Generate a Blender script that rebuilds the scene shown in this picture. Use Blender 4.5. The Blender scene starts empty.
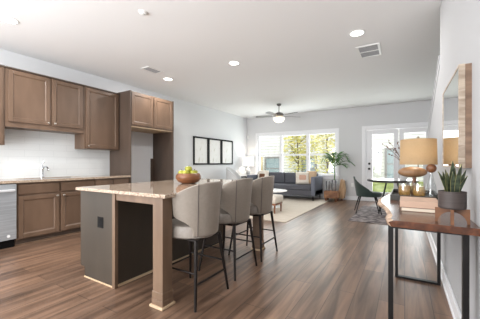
import bpy, bmesh, math, random
from mathutils import Vector, Matrix
random.seed(7)
S = bpy.context.scene
COL = S.collection
PI = math.pi

def srgb(r, g, b):
    f = lambda c: (c/255/12.92) if c <= 10 else ((c/255+0.055)/1.055)**2.4
    return (f(r), f(g), f(b), 1)

# ------------------------------------------------------------------ camera
TH = math.radians(31.4)
cd = bpy.data.cameras.new('camera'); cam = bpy.data.objects.new('camera', cd); COL.objects.link(cam)
cam.location = (0, 0, 1.1); cam.rotation_euler = (PI/2, 0, TH)
cd.sensor_fit = 'HORIZONTAL'; cd.sensor_width = 36; cd.lens = 36*270/480
cd.shift_y = 3.5/480; cd.clip_start = 0.02
S.camera = cam
# ------------------------------------------------------------------ world, daylight, exposure
w = bpy.data.worlds.new('sky'); S.world = w; w.use_nodes = True
bg = w.node_tree.nodes['Background']
bg.inputs[0].default_value = (0.98, 0.98, 1.0, 1); bg.inputs[1].default_value = 1.45
S.view_settings.view_transform = 'Standard'; S.view_settings.look = 'None'
S.view_settings.exposure = 0.62; S.view_settings.gamma = 1; S.view_settings.use_curve_mapping = False

def area(name, loc, rot, sx, sy, power, color=(1, 1, 1), shape='RECTANGLE', parent=None, spread=PI):
    l = bpy.data.lights.new(name, 'AREA'); l.shape = shape; l.size = sx; l.size_y = sy
    l.energy = power; l.color = color; l.spread = spread
    o = bpy.data.objects.new(name, l); COL.objects.link(o)
    o.location = loc; o.rotation_euler = rot
    if parent: o.parent = parent
    return o
# added fill lamp behind the camera, tilted up; daylight by two far-wall openings
area('front_fill_light', (-2.9, -2.30, 1.35), (PI/2+.7, 0, 0), 3.2, 2.3, 200, (0.95, 0.975, 1.0))
area('back_window_daylight', (-3.14, 8.80, 1.42), (-PI/2, 0, 0), 2.9, 1.5, 52, (0.95, 0.98, 1.0))
area('patio_door_daylight', (-0.20, 8.80, 1.10), (-PI/2, 0, 0), 1.6, 2.0, 36, (0.95, 0.98, 1.0))

# ------------------------------------------------------------------ materials
def mat(name, col, rough=0.5, metal=0.0, **kw):
    m = bpy.data.materials.new(name); m.use_nodes = True
    b = m.node_tree.nodes['Principled BSDF']
    b.inputs['Base Color'].default_value = col; b.inputs['Roughness'].default_value = rough
    b.inputs['Metallic'].default_value = metal
    for k, v in kw.items(): b.inputs[k.replace('_', ' ')].default_value = v
    return m

def noisy(name, c1, c2, rough=0.5, scale=(8, 8, 8), detail=4, lo=0.35, hi=0.65, bump=0.0, metal=0.0, distort=0.0, coord='Object', **kw):
    m = mat(name, c1, rough, metal, **kw); nt = m.node_tree; b = nt.nodes['Principled BSDF']
    tc = nt.nodes.new('ShaderNodeTexCoord'); mp = nt.nodes.new('ShaderNodeMapping')
    mp.inputs['Scale'].default_value = scale
    n = nt.nodes.new('ShaderNodeTexNoise'); n.inputs['Scale'].default_value = 1; n.inputs['Detail'].default_value = detail
    n.inputs['Distortion'].default_value = distort
    r = nt.nodes.new('ShaderNodeValToRGB')
    r.color_ramp.elements[0].position = lo; r.color_ramp.elements[0].color = c1
    r.color_ramp.elements[1].position = hi; r.color_ramp.elements[1].color = c2
    L = nt.links.new
    L(tc.outputs[coord], mp.inputs[0]); L(mp.outputs[0], n.inputs['Vector']); L(n.outputs['Fac'], r.inputs[0])
    L(r.outputs[0], b.inputs['Base Color'])
    if bump:
        bp = nt.nodes.new('ShaderNodeBump'); bp.inputs['Strength'].default_value = bump; bp.inputs['Distance'].default_value = 0.01
        L(n.outputs['Fac'], bp.inputs['Height']); L(bp.outputs[0], b.inputs['Normal'])
    return m

def emit(name, col, strength):
    m = mat(name, col, 0.5); b = m.node_tree.nodes['Principled BSDF']
    b.inputs['Emission Color'].default_value = col; b.inputs['Emission Strength'].default_value = strength
    return m

def glass_thin(name, tint=(0.97, 0.99, 0.99, 1), refl=0.06):
    m = bpy.data.materials.new(name); m.use_nodes = True; nt = m.node_tree; nt.nodes.clear()
    o = nt.nodes.new('ShaderNodeOutputMaterial'); mx = nt.nodes.new('ShaderNodeMixShader')
    t = nt.nodes.new('ShaderNodeBsdfTransparent'); g = nt.nodes.new('ShaderNodeBsdfGlossy')
    t.inputs[0].default_value = tint; g.inputs['Roughness'].default_value = 0.03
    mx.inputs[0].default_value = refl
    nt.links.new(t.outputs[0], mx.inputs[1]); nt.links.new(g.outputs[0], mx.inputs[2]); nt.links.new(mx.outputs[0], o.inputs[0])
    return m

def brickmat(name, c1, c2, mortar, bw, bh, ms, axes, rough=0.3, grain=None, bump=0.0, off=0.5, gl=0.35, spec=0.5):
    """brick pattern on object coords; axes picks which object axis runs along and across the bricks"""
    m = mat(name, c1, rough); nt = m.node_tree; b = nt.nodes['Principled BSDF']; L = nt.links.new
    b.inputs['Specular IOR Level'].default_value = spec
    tc = nt.nodes.new('ShaderNodeTexCoord'); sp = nt.nodes.new('ShaderNodeSeparateXYZ'); cb = nt.nodes.new('ShaderNodeCombineXYZ')
    L(tc.outputs['Object'], sp.inputs[0]); L(sp.outputs[axes[0]], cb.inputs[0]); L(sp.outputs[axes[1]], cb.inputs[1])
    br = nt.nodes.new('ShaderNodeTexBrick'); L(cb.outputs[0], br.inputs['Vector'])
    br.inputs['Color1'].default_value = c1; br.inputs['Color2'].default_value = c2; br.inputs['Mortar'].default_value = mortar
    br.inputs['Scale'].default_value = 1; br.inputs['Mortar Size'].default_value = ms; br.inputs['Brick Width'].default_value = bw
    br.inputs['Row Height'].default_value = bh; br.offset = off; br.inputs['Mortar Smooth'].default_value = 0.1
    out = br.outputs['Color']
    if grain:
        sc, lo, hi = grain
        mp = nt.nodes.new('ShaderNodeMapping'); mp.inputs['Scale'].default_value = sc; L(cb.outputs[0], mp.inputs[0])
        add = nt.nodes.new('ShaderNodeVectorMath'); add.operation = 'ADD'
        L(mp.outputs[0], add.inputs[0]); L(br.outputs['Color'], add.inputs[1])
        n = nt.nodes.new('ShaderNodeTexNoise'); n.inputs['Scale'].default_value = 1; n.inputs['Detail'].default_value = 6
        n.inputs['Distortion'].default_value = 0.6
        L(add.outputs[0], n.inputs['Vector'])
        rp = nt.nodes.new('ShaderNodeValToRGB'); rp.color_ramp.elements[0].position = 0.33; rp.color_ramp.elements[1].position = 0.68
        rp.color_ramp.elements[0].color = lo; rp.color_ramp.elements[1].color = hi
        L(n.outputs['Fac'], rp.inputs[0])
        mx = nt.nodes.new('ShaderNodeMix'); mx.data_type = 'RGBA'; mx.blend_type = 'MULTIPLY'; mx.inputs[0].default_value = 1
        L(out, mx.inputs[6]); L(rp.outputs[0], mx.inputs[7]); out = mx.outputs[2]
    L(out, b.inputs['Base Color'])
    if bump:
        bp = nt.nodes.new('ShaderNodeBump'); bp.inputs['Strength'].default_value = bump; bp.inputs['Distance'].default_value = 0.004
        bp.invert = True; L(br.outputs['Fac'], bp.inputs['Height']); L(bp.outputs[0], b.inputs['Normal'])
    return m

M = {}
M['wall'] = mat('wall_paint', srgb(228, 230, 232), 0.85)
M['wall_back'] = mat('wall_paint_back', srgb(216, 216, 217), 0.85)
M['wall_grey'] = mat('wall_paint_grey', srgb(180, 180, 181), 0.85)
M['ceil'] = mat('ceiling_paint', srgb(240, 240, 240), 0.9)
M['cap'] = mat('grey_cap', srgb(186, 186, 188), 0.5)
M['trim'] = mat('white_trim', srgb(238, 238, 240), 0.4)
M['floor'] = brickmat('plank_floor', srgb(138, 111, 92), srgb(110, 89, 75), srgb(56, 45, 38), 1.22, 0.18, 0.0022, (1, 0), 0.33,
                      ((1.3, 16, 1), (0.40, 0.36, 0.33, 1), (1.16, 1.10, 1.04, 1)), 0.15)
M['tile'] = brickmat('backsplash_tile', srgb(226, 229, 229), srgb(223, 226, 226), srgb(214, 218, 218), 0.40, 0.10, 0.003, (1, 2), 0.12, bump=0.25)
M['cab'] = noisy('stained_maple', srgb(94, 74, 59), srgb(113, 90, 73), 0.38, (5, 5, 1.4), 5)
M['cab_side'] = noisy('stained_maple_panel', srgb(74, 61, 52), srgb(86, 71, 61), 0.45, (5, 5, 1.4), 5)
M['cab_under'] = mat('maple_raw_edge', srgb(200, 174, 142), 0.5)
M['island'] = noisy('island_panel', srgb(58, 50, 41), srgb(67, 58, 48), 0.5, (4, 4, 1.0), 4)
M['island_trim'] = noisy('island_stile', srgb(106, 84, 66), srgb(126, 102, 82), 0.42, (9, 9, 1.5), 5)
M['granite'] = noisy('granite', srgb(130, 108, 92), srgb(190, 171, 151), 0.07, (95, 95, 95), 8, 0.36, 0.58)
M['steel'] = noisy('brushed_steel', srgb(158, 161, 164), srgb(176, 179, 182), 0.38, (2, 2, 90), 3, metal=0.35)
M['chrome'] = mat('chrome', srgb(205, 207, 210), 0.15, 1.0)
M['nickel'] = mat('satin_nickel', srgb(176, 170, 162), 0.3, 1.0)
M['black'] = mat('black_metal', srgb(30, 28, 28), 0.4, 0.5)
M['blackp'] = mat('black_plastic', srgb(14, 13, 13), 0.6, 0, Specular_IOR_Level=0.2)
M['stool'] = noisy('taupe_leather', srgb(138, 128, 117), srgb(143, 133, 122), 0.45, (40, 40, 40), 3, bump=0.03)
M['stool_seat'] = noisy('taupe_seat_leather', srgb(142, 133, 124), srgb(152, 143, 134), 0.5, (40, 40, 40), 3)
M['piping'] = mat('dark_piping', srgb(92, 84, 78), 0.6)
M['leg'] = mat('bronze_black_metal', srgb(38, 33, 31), 0.35, 0.6)
M['white'] = mat('white_plastic', srgb(238, 238, 236), 0.4)
M['grille'] = mat('vent_shadow_grey', srgb(150, 150, 152), 0.7)
M['slat'] = mat('vent_slat', srgb(186, 186, 188), 0.5)
M['bright_steel'] = mat('bright_steel', srgb(214, 216, 218), 0.3, 0.2)
M['lens'] = emit('downlight_lens', (1, 0.97, 0.92, 1), 6)
M['sofa'] = noisy('charcoal_fabric', srgb(84, 85, 92), srgb(98, 99, 106), 0.9, (90, 90, 90), 3)
M['sofa_arm'] = noisy('slate_fabric', srgb(104, 108, 120), srgb(118, 122, 134), 0.9, (90, 90, 90), 3)
M['cream'] = noisy('cream_fabric', srgb(224, 213, 200), srgb(236, 228, 216), 0.9, (60, 60, 60), 3)
M['peach'] = mat('blush_fabric', srgb(212, 172, 152), 0.9)
M['tan_f'] = mat('camel_fabric', srgb(196, 168, 138), 0.9)
M['rug'] = noisy('ivory_rug', srgb(206, 194, 178), srgb(226, 216, 202), 0.95, (3, 60, 3), 4)
M['rug2'] = noisy('grey_pattern_rug', srgb(82, 74, 76), srgb(160, 150, 148), 0.95, (9, 9, 9), 6, 0.38, 0.62)
M['walnut'] = noisy('walnut', srgb(112, 68, 44), srgb(156, 102, 68), 0.4, (4, 16, 16), 6, distort=0.8)
M['rustic'] = noisy('rustic_wood', srgb(118, 76, 50), srgb(172, 124, 86), 0.55, (6, 6, 16), 6, distort=0.6)
M['rustic2'] = noisy('pale_rustic_wood', srgb(166, 128, 92), srgb(204, 170, 132), 0.55, (14, 14, 4), 6, distort=0.6)
M['slab'] = noisy('live_edge_slab', srgb(68, 39, 26), srgb(104, 63, 42), 0.2, (26, 2.2, 26), 6, 0.3, 0.7, distort=0.7)
M['bark'] = noisy('live_edge_bark', srgb(120, 84, 62), srgb(206, 178, 150), 0.5, (14, 14, 30), 5)
M['shade'] = noisy('linen_shade', srgb(180, 160, 130), srgb(194, 174, 144), 0.9, (120, 120, 200), 2)
M['oak'] = noisy('turned_oak', srgb(122, 90, 62), srgb(148, 114, 82), 0.45, (20, 5, 5), 4)
M['darkball'] = noisy('dark_walnut', srgb(92, 56, 34), srgb(122, 78, 48), 0.4, (20, 20, 20), 4)
M['teak'] = noisy('stand_wood', srgb(98, 60, 32), srgb(126, 82, 48), 0.4, (8, 8, 24), 5)
M['pot'] = noisy('charcoal_ceramic', srgb(58, 49, 46), srgb(74, 64, 60), 0.6, (3, 3, 200), 3)
M['soil'] = mat('potting_soil', srgb(50, 40, 34), 0.95)
M['snake'] = noisy('snake_leaf', srgb(34, 42, 32), srgb(72, 84, 60), 0.45, (30, 30, 60), 3, 0.4, 0.62)
M['snake_edge'] = mat('snake_leaf_edge', srgb(150, 146, 96), 0.5)
M['leaf'] = noisy('palm_leaf', srgb(46, 84, 42), srgb(96, 138, 72), 0.5, (8, 8, 8), 3)
M['tree_leaf'] = noisy('autumn_leaf', srgb(200, 196, 104), srgb(240, 228, 160), 0.7, (1.5, 1.5, 1.5), 3)
M['bark_t'] = mat('tree_bark', srgb(96, 80, 66), 0.9)
M['apple'] = noisy('green_apple', srgb(138, 140, 36), srgb(182, 176, 62), 0.35, (20, 20, 20), 3)
M['bowl'] = noisy('bowl_wood', srgb(100, 62, 38), srgb(136, 86, 54), 0.38, (10, 10, 40), 5)
M['greenv'] = mat('dark_green_velvet', srgb(38, 56, 50), 0.7, 0, Sheen_Weight=0.3)
M['amber'] = mat('amber_drink', srgb(222, 170, 90), 0.1, 0, Alpha=0.42)
M['glass'] = glass_thin('clear_glass', (0.97, 0.98, 0.98, 1), 0.10)
M['pane'] = glass_thin('window_glass', (0.97, 0.985, 0.985, 1), 0.05)
M['mirror'] = mat('mirror_silver', (0.93, 0.94, 0.94, 1), 0.01, 1.0)
M['drift'] = noisy('driftwood', srgb(144, 128, 112), srgb(190, 174, 156), 0.6, (6, 6, 26), 6, distort=1.2)
M['drift2'] = noisy('driftwood_back', srgb(104, 82, 66), srgb(138, 112, 92), 0.6, (6, 6, 26), 6)
M['fanblade'] = mat('fan_blade', srgb(112, 110, 110), 0.5)
M['fan_metal'] = mat('fan_pewter', srgb(104, 100, 97), 0.4, 0.5)
M['lampglass'] = emit('frosted_fan_glass', (1, 0.93, 0.80, 1), 1.0)
M['lampshade_w'] = emit('white_lit_shade', (1, 0.97, 0.92, 1), 0.35)
M['siding'] = brickmat('lap_siding', srgb(238, 236, 234), srgb(235, 233, 231), srgb(170, 171, 174), 40, 0.17, 0.012, (0, 2), 0.7)
M['ext_trim'] = mat('exterior_grey_trim', srgb(138, 134, 134), 0.6)
M['ext_glass'] = mat('exterior_window_glass', srgb(150, 168, 176), 0.1)
M['ext_door'] = mat('exterior_tan', srgb(214, 192, 150), 0.7)
M['grass'] = noisy('lawn', srgb(122, 136, 66), srgb(152, 164, 88), 0.95, (1.5, 1.5, 1.5), 5)
M['roof'] = mat('shingle', srgb(110, 108, 108), 0.9)
M['book1'] = mat('book_cloth_tan', srgb(196, 164, 142), 0.7)
M['book2'] = mat('book_cloth_brown', srgb(112, 82, 66), 0.7)
M['paper'] = mat('book_pages', srgb(226, 212, 192), 0.8)
M['tray'] = mat('dark_tray', srgb(52, 50, 44), 0.35)
M['print'] = noisy('abstract_print', srgb(216, 215, 204), srgb(240, 240, 237), 0.6, (3, 7, 3), 5, 0.32, 0.46, distort=1.5)
M['silver'] = noisy('mercury_glass', srgb(140, 142, 144), srgb(200, 202, 204), 0.25, (30, 30, 30), 3, metal=0.7)
M['grey_ch'] = noisy('pale_grey_fabric', srgb(206, 206, 206), srgb(216, 216, 216), 0.9, (60, 60, 60), 3)
M['table_w'] = mat('white_table_top', srgb(240, 239, 237), 0.25)
M['table_d'] = mat('dark_table_edge', srgb(48, 42, 40), 0.35)
M['table_g'] = mat('grey_gloss_top', srgb(190, 186, 182), 0.12)

# ------------------------------------------------------------------ geometry helpers
def box(bm, x0, x1, y0, y1, z0, z1, bev=0.0, seg=2):
    r = bmesh.ops.create_cube(bm, size=1)
    vs = r['verts']
    for v in vs:
        v.co = Vector(((x0+x1)/2+v.co.x*(x1-x0), (y0+y1)/2+v.co.y*(y1-y0), (z0+z1)/2+v.co.z*(z1-z0)))
    if bev:
        es = list({e for v in vs for e in v.link_edges})
        bmesh.ops.bevel(bm, geom=es, offset=bev, segments=seg, affect='EDGES', profile=0.5)

def lathe(bm, prof, c=(0, 0, 0), seg=32, sx=1, sy=1):
    rings = []
    for r, z in prof:
        if r < 1e-6: rings.append([bm.verts.new((c[0], c[1], c[2]+z))])
        else: rings.append([bm.verts.new((c[0]+r*sx*math.cos(2*PI*i/seg), c[1]+r*sy*math.sin(2*PI*i/seg), c[2]+z)) for i in range(seg)])
    for a, b in zip(rings, rings[1:]):
        for i in range(seg):
            j = (i+1) % seg
            if len(a) == 1 and len(b) == 1: continue
            if len(a) == 1: bm.faces.new((a[0], b[i], b[j]))
            elif len(b) == 1: bm.faces.new((a[i], b[0], a[j]))
            else: bm.faces.new((a[i], b[i], b[j], a[j]))
    bmesh.ops.recalc_face_normals(bm, faces=bm.faces[:])

def tube(bm, pts, radii, seg=10):
    pts = [Vector(p) for p in pts]
    if not hasattr(radii, '__len__'): radii = [radii]*len(pts)
    prev = None; rings = []
    for i, p in enumerate(pts):
        d = (pts[min(i+1, len(pts)-1)]-pts[max(i-1, 0)]).normalized()
        if prev is None: a = d.orthogonal().normalized()
        else:
            a = (prev-d*prev.dot(d))
            a = a.normalized() if a.length > 1e-6 else d.orthogonal().normalized()
        prev = a; b = d.cross(a)
        rings.append([bm.verts.new(p+(a*math.cos(2*PI*k/seg)+b*math.sin(2*PI*k/seg))*radii[i]) for k in range(seg)])
    for r0, r1 in zip(rings, rings[1:]):
        for k in range(seg): bm.faces.new((r0[k], r0[(k+1) % seg], r1[(k+1) % seg], r1[k]))
    bm.faces.new(rings[0][::-1]); bm.faces.new(rings[-1])

def prism(bm, poly, axis, a0, a1):
    """extrude a 2D polygon along axis (0,1,2); poly holds the two other coordinates in order"""
    def mk(p, a):
        v = list(p); v.insert(axis, a); return bm.verts.new(v)
    A = [mk(p, a0) for p in poly]; B = [mk(p, a1) for p in poly]
    n = len(poly)
    bm.faces.new(A[::-1]); bm.faces.new(B)
    for i in range(n): bm.faces.new((A[i], A[(i+1) % n], B[(i+1) % n], B[i]))
    bmesh.ops.recalc_face_normals(bm, faces=bm.faces[:])

def ball(bm, c, r, sx=1, sy=1, sz=1, u=20, v=14):
    k = bmesh.ops.create_uvsphere(bm, u_segments=u, v_segments=v, radius=r)
    for q in k['verts']: q.co = Vector((c[0]+q.co.x*sx, c[1]+q.co.y*sy, c[2]+q.co.z*sz))

def cushion(bm, c, w, d, h, rot=None, pw=0.35, n=12):
    """puffed cushion: w along x, d along y, thickness h"""
    R = rot or Matrix.Identity(3); g = {}
    for s in (1, -1):
        for i in range(n+1):
            for j in range(n+1):
                a, b = 2*i/n-1, 2*j/n-1
                t = max(0, (1-a**4)*(1-b**4))**pw
                edge = i in (0, n) or j in (0, n)
                if edge and s == -1: g[(s, i, j)] = g[(1, i, j)]; continue
                k = 1-0.06*(a*a*b*b) if True else 1
                p = Vector((a*w/2*(1-0.05*(1-b*b)*0), b*d/2, s*t*h/2))
                g[(s, i, j)] = bm.verts.new(Vector(c)+R @ p)
    for s in (1, -1):
        for i in range(n):
            for j in range(n):
                f = [g[(s, i, j)], g[(s, i+1, j)], g[(s, i+1, j+1)], g[(s, i, j+1)]]
                bm.faces.new(f if s == 1 else f[::-1])

def wloc(o):
    v = Vector((0, 0, 0))
    while o: v += o.location; o = o.parent
    return v

def obj(name, bm, m, parent=None, smooth=False, **props):
    if parent: bmesh.ops.translate(bm, verts=bm.verts, vec=-wloc(parent))
    me = bpy.data.meshes.new(name); bm.to_mesh(me); bm.free()
    ms = m if isinstance(m, (list, tuple)) else [m]
    for q in ms: me.materials.append(q)
    if smooth:
        for p in me.polygons: p.use_smooth = True
        try: me.set_sharp_from_angle(angle=math.radians(40))
        except Exception: pass
    o = bpy.data.objects.new(name, me); COL.objects.link(o)
    if parent: o.parent = parent
    for k, v in props.items(): o[k] = v
    return o

def B(): return bmesh.new()
def bxo(name, m, parent, *a, **p):
    bm = B(); box(bm, *a); return obj(name, bm, m, parent, **p)

def thing(name, label, cat, loc=(0, 0, 0), group=None):
    o = bpy.data.objects.new(name, None); o.empty_display_size = 0.1; COL.objects.link(o)
    o.location = loc; o['label'] = label; o['category'] = cat
    if group: o['group'] = group
    return o
def tag(o, label, cat, group=None):
    o['label'] = label; o['category'] = cat
    if group: o['group'] = group
    return o
def recentre(o, loc):
    """give a one-mesh thing its own origin"""
    loc = Vector(loc); o.data.transform(Matrix.Translation(-loc)); o.location = loc; return o
def struct(name, bm, m, parent=None, **kw):
    o = obj(name, bm, m, parent, **kw); o['kind'] = 'structure'; return o
def dup(root, loc, rz=None, label=None):
    r = root.copy(); COL.objects.link(r); r.location = loc
    if rz is not None: r.rotation_euler = (0, 0, rz)
    if label: r['label'] = label
    for ch in list(root.children):
        c = ch.copy(); COL.objects.link(c); c.parent = r
        for g in list(ch.children):
            d = g.copy(); COL.objects.link(d); d.parent = c
    return r

# ------------------------------------------------------------------ the setting
XL, XR, YB, YF, H = -4.95, 0.316, 8.60, -2.2, 2.74
XS = 1.45   # far side of the stairwell
bm = B(); box(bm, XL-.15, XS+.15, YF-.15, YB+.15, -0.12, 0); struct('floor', bm, M['floor'])
bm = B(); box(bm, XL-.15, XS+.15, YF-.15, YB+.15, H, H+0.12); struct('ceiling', bm, M['ceil'])
bm = B(); box(bm, XL-.15, XL, YF-.15, YB+.15, 0, H); struct('wall_left', bm, M['wall'])
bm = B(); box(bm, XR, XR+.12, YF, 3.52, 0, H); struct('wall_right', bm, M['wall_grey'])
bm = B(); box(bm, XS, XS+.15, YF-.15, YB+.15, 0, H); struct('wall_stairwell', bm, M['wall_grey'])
# knee wall of the stair, its top sloping down towards the back
KY1 = 6.55
slope = (1.517-2.236)/(5.47-3.52)
zk = lambda y: 2.20+(y-3.52)*slope
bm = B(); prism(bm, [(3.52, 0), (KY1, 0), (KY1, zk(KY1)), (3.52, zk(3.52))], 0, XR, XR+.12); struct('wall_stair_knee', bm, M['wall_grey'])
bm = B(); prism(bm, [(3.521, zk(3.52)), (KY1+.02, zk(KY1+.02)), (KY1+.02, zk(KY1+.02)+.035), (3.521, zk(3.52)+.035)], 0, XR-.012, XR+.132)
prism(bm, [(3.521, zk(3.52)-.07), (KY1, zk(KY1)-.07), (KY1, zk(KY1)), (3.521, zk(3.52))], 0, XR-.006, XR)
struct('trim_1', bm, M['cap'])
bm = B(); tube(bm, [(XR+.06, 3.53, zk(3.53)+.115), (XR+.06, KY1, zk(KY1)+.115)], 0.02)
for y in (3.62, 4.6, 5.6, 6.45): tube(bm, [(XR+.06, y, zk(y)+.03), (XR+.06, y, zk(y)+.115)], 0.008, 6)
hr = obj('stair_handrail', bm, M['ext_trim']); tag(hr, 'grey handrail along the sloping cap of the stair wall', 'handrail'); recentre(hr, (XR+.06, 5, zk(5)+.03))

# back wall with a triple window and a french door opening
WX0, WX1, WZ0, WZ1 = -4.50, -1.79, 0.72, 2.07
DX0, DX1, DZ1 = -0.98, 0.62, 2.08
bm = B()
box(bm, XL, WX0, YB, YB+.15, 0, H); box(bm, WX0, WX1, YB, YB+.15, 0, WZ0); box(bm, WX0, WX1, YB, YB+.15, WZ1, H)
box(bm, WX1, DX0, YB, YB+.15, 0, H); box(bm, DX0, DX1, YB, YB+.15, DZ1, H); box(bm, DX1, XS, YB, YB+.15, 0, H)
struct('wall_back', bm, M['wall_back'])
# unseen wall behind the camera; its wide bare opening is added for fill light
bm = B()
box(bm, XL, -4.55, YF-.15, YF, 0, H); box(bm, -4.55, .15, YF-.15, YF, 0, .15); box(bm, -4.55, .15, YF-.15, YF, 2.55, H); box(bm, .15, XS, YF-.15, YF, 0, H)
struct('wall_front', bm, M['wall'])

# window 1
t = bpy.data.objects.new('window_1', None); COL.objects.link(t); t.location = (-3.14, YB, WZ0); t['kind'] = 'structure'
bm = B()
box(bm, WX0-.08, WX1+.08, YB-.022, YB, WZ1, WZ1+.09, .004); box(bm, WX0-.08, WX0, YB-.02, YB, WZ0, WZ1, .004); box(bm, WX1, WX1+.08, YB-.02, YB, WZ0, WZ1, .004)
obj('window_casing', bm, M['trim'], t)
bm = B(); box(bm, WX0-.1, WX1+.1, YB-.06, YB, WZ0-.03, WZ0, .005); box(bm, WX0-.08, WX1+.08, YB-.018, YB, WZ0-.11, WZ0-.03, .003); obj('window_sill', bm, M['trim'], t)
units = [(-4.50, -3.63), (-3.63, -2.69), (-2.69, -1.79)]
zm = 1.375
for x0, x1 in units:
    bm = B(); f = .05
    box(bm, x0, x0+f, YB+.03, YB+.10, WZ0, WZ1); box(bm, x1-f, x1, YB+.03, YB+.10, WZ0, WZ1)
    box(bm, x0+f, x1-f, YB+.03, YB+.10, WZ1-f, WZ1); box(bm, x0+f, x1-f, YB+.03, YB+.10, WZ0, WZ0+f); box(bm, x0+f, x1-f, YB+.04, YB+.09, zm-.028, zm+.028)
    fr = obj('window_frame', bm, M['trim'], t)
    for a, b_ in ((WZ0+f, zm-.028), (zm+.028, WZ1-f)):
        bm = B(); box(bm, x0+f, x1-f, YB+.062, YB+.068, a, b_); obj('window_pane', bm, M['pane'], fr)

# door 1: french door
t = bpy.data.objects.new('door_1', None); COL.objects.link(t); t.location = (-.2, YB, 0); t['kind'] = 'structure'
bm = B()
box(bm, DX0-.09, DX0, YB-.022, YB, 0, DZ1+.09, .004); box(bm, DX1, DX1+.09, YB-.022, YB, 0, DZ1+.09, .004); box(bm, DX0, DX1, YB-.022, YB, DZ1, DZ1+.09, .004)
box(bm, DX0, DX0+.03, YB, YB+.13, 0, DZ1); box(bm, DX1-.03, DX1, YB, YB+.13, 0, DZ1); box(bm, DX0+.03, DX1-.03, YB, YB+.13, DZ1-.03, DZ1)
box(bm, DX0+.03, DX1-.03, YB, YB+.13, 0, .02)
obj('door_casing', bm, M['trim'], t)
for k, (x0, x1) in enumerate(((DX0+.032, -.145), (-.13, DX1-.032))):
    bm = B(); y0, y1 = YB+.03, YB+.075; st = .15 if k == 0 else .11
    rs = .12
    box(bm, x0, x0+st, y0, y1, .025, DZ1-.035, .004); box(bm, x1-rs, x1, y0, y1, .025, DZ1-.035, .004)
    box(bm, x0+st, x1-rs, y0, y1, DZ1-.16, DZ1-.035); box(bm, x0+st, x1-rs, y0, y1, .025, .27)
    lf = obj('door_leaf', bm, M['trim'], t)
    bm = B(); box(bm, x0+st, x1-rs, YB+.05, YB+.056, .27, DZ1-.16); obj('door_pane', bm, M['pane'], lf)
    if k == 0:
        bm = B(); lathe(bm, [(0, 0), (.03, 0), (.03, .012), (.012, .016), (.012, .035), (.028, .045), (.030, .06), (.02, .072), (0, .075)], seg=20)
        bm.transform(Matrix.Translation((x0+.07, y0, .93)) @ Matrix.Rotation(PI/2, 4, 'X')); obj('door_knob', bm, M['blackp'], lf, True, label='black door knob')
        bm = B(); lathe(bm, [(0, 0), (.03, 0), (.03, .02), (.012, .024), (.012, .04), (0, .04)], seg=20)
        bm.transform(Matrix.Translation((x0+.07, y0, 1.08)) @ Matrix.Rotation(PI/2, 4, 'X')); obj('deadbolt', bm, M['blackp'], lf, True, label='black deadbolt')

def baseboard(name, x0, x1, y0, y1):
    bm = B(); box(bm, x0, x1, y0, y1, 0, .115, .004)
    if x1-x0 < y1-y0: box(bm, x0 if x0 < -3 else x0-.008, x1+.008 if x0 < -3 else x1, y0, y1, 0, .02)
    else: box(bm, x0, x1, y0-.008, y1, 0, .02)
    struct(name, bm, M['trim'])
baseboard('baseboard_left', XL, XL+.016, 4.30, YB)
baseboard('baseboard_back', XL+.016, DX0-.09, YB-.016, YB)
baseboard('baseboard_right', XR-.016, XR, YF, KY1)

# backsplash tiles
bm = B(); box(bm, XL, XL+.008, .2, 3.19, .87, 1.62); struct('trim_2', bm, M['tile'])

# ------------------------------------------------------------------ outside
bm = B(); prism(bm, [(YB+.16, -.9), (40, -.9), (40, .22), (15.5, .22), (YB+.16, -.20)], 0, -30, 24); struct('ground_outside', bm, M['grass'])
HY = 15.5
t = thing('house', 'white lap-sided neighbouring house seen through the window and glass door', 'house', (-3, HY, -.25))
bm = B(); box(bm, -18, 9, HY, HY+7, -.25, 6.4); obj('wall', bm, M['siding'], t)
bm = B(); prism(bm, [(HY-.4, 6.4), (HY+7.4, 6.4), (HY+3.5, 8.6)], 0, -18.4, 9.4); obj('roof', bm, M['roof'], t)
def ext_window(x0, x1, z0, z1):
    bm = B(); f = .11
    box(bm, x0-f, x0, HY-.06, HY, z0-f, z1+f); box(bm, x1, x1+f, HY-.06, HY, z0-f, z1+f); box(bm, x0, x1, HY-.06, HY, z1, z1+f); box(bm, x0, x1, HY-.06, HY, z0-f, z0)
    box(bm, x0, x1, HY-.04, HY, (z0+z1)/2-.03, (z0+z1)/2+.03)
    fr = obj('window', bm, M['ext_trim'], t); bm = B(); box(bm, x0, x1, HY-.025, HY-.005, z0, z1); obj('pane', bm, M['ext_glass'], fr)
for a in ((-0.76, -0.30, .35, 1.75), (2.4, 3.2, .35, 1.75), (-7.5, -6.6, .15, 1.38), (-5.1, -4.4, .15, 1.38), (-3.6, -2.9, .15, 1.38), (-9.6, -8.9, .15, 1.38), (-5.2, -4.2, 3.6, 5), (0, 1, 3.6, 5)): ext_window(*a)
bm = B(); box(bm, -8.55, -7.75, HY-.06, HY, -.25, 1.50); obj('door', bm, M['ext_door'], t, label='tan door')
bm = B(); box(bm, -1.18, -1.06, HY-.12, HY, 1.55, 1.76); prism(bm, [(HY-.2, 1.76), (HY, 1.76), (HY, 1.86)], 0, -1.23, -1.01); obj('wall_lamp', bm, M['blackp'], t)
bm = B()
for z in (.84, 1.33): box(bm, -1.58, -1.44, HY-.05, HY, z, z+.45)
obj('shutter', bm, M['ext_trim'], t)

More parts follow.
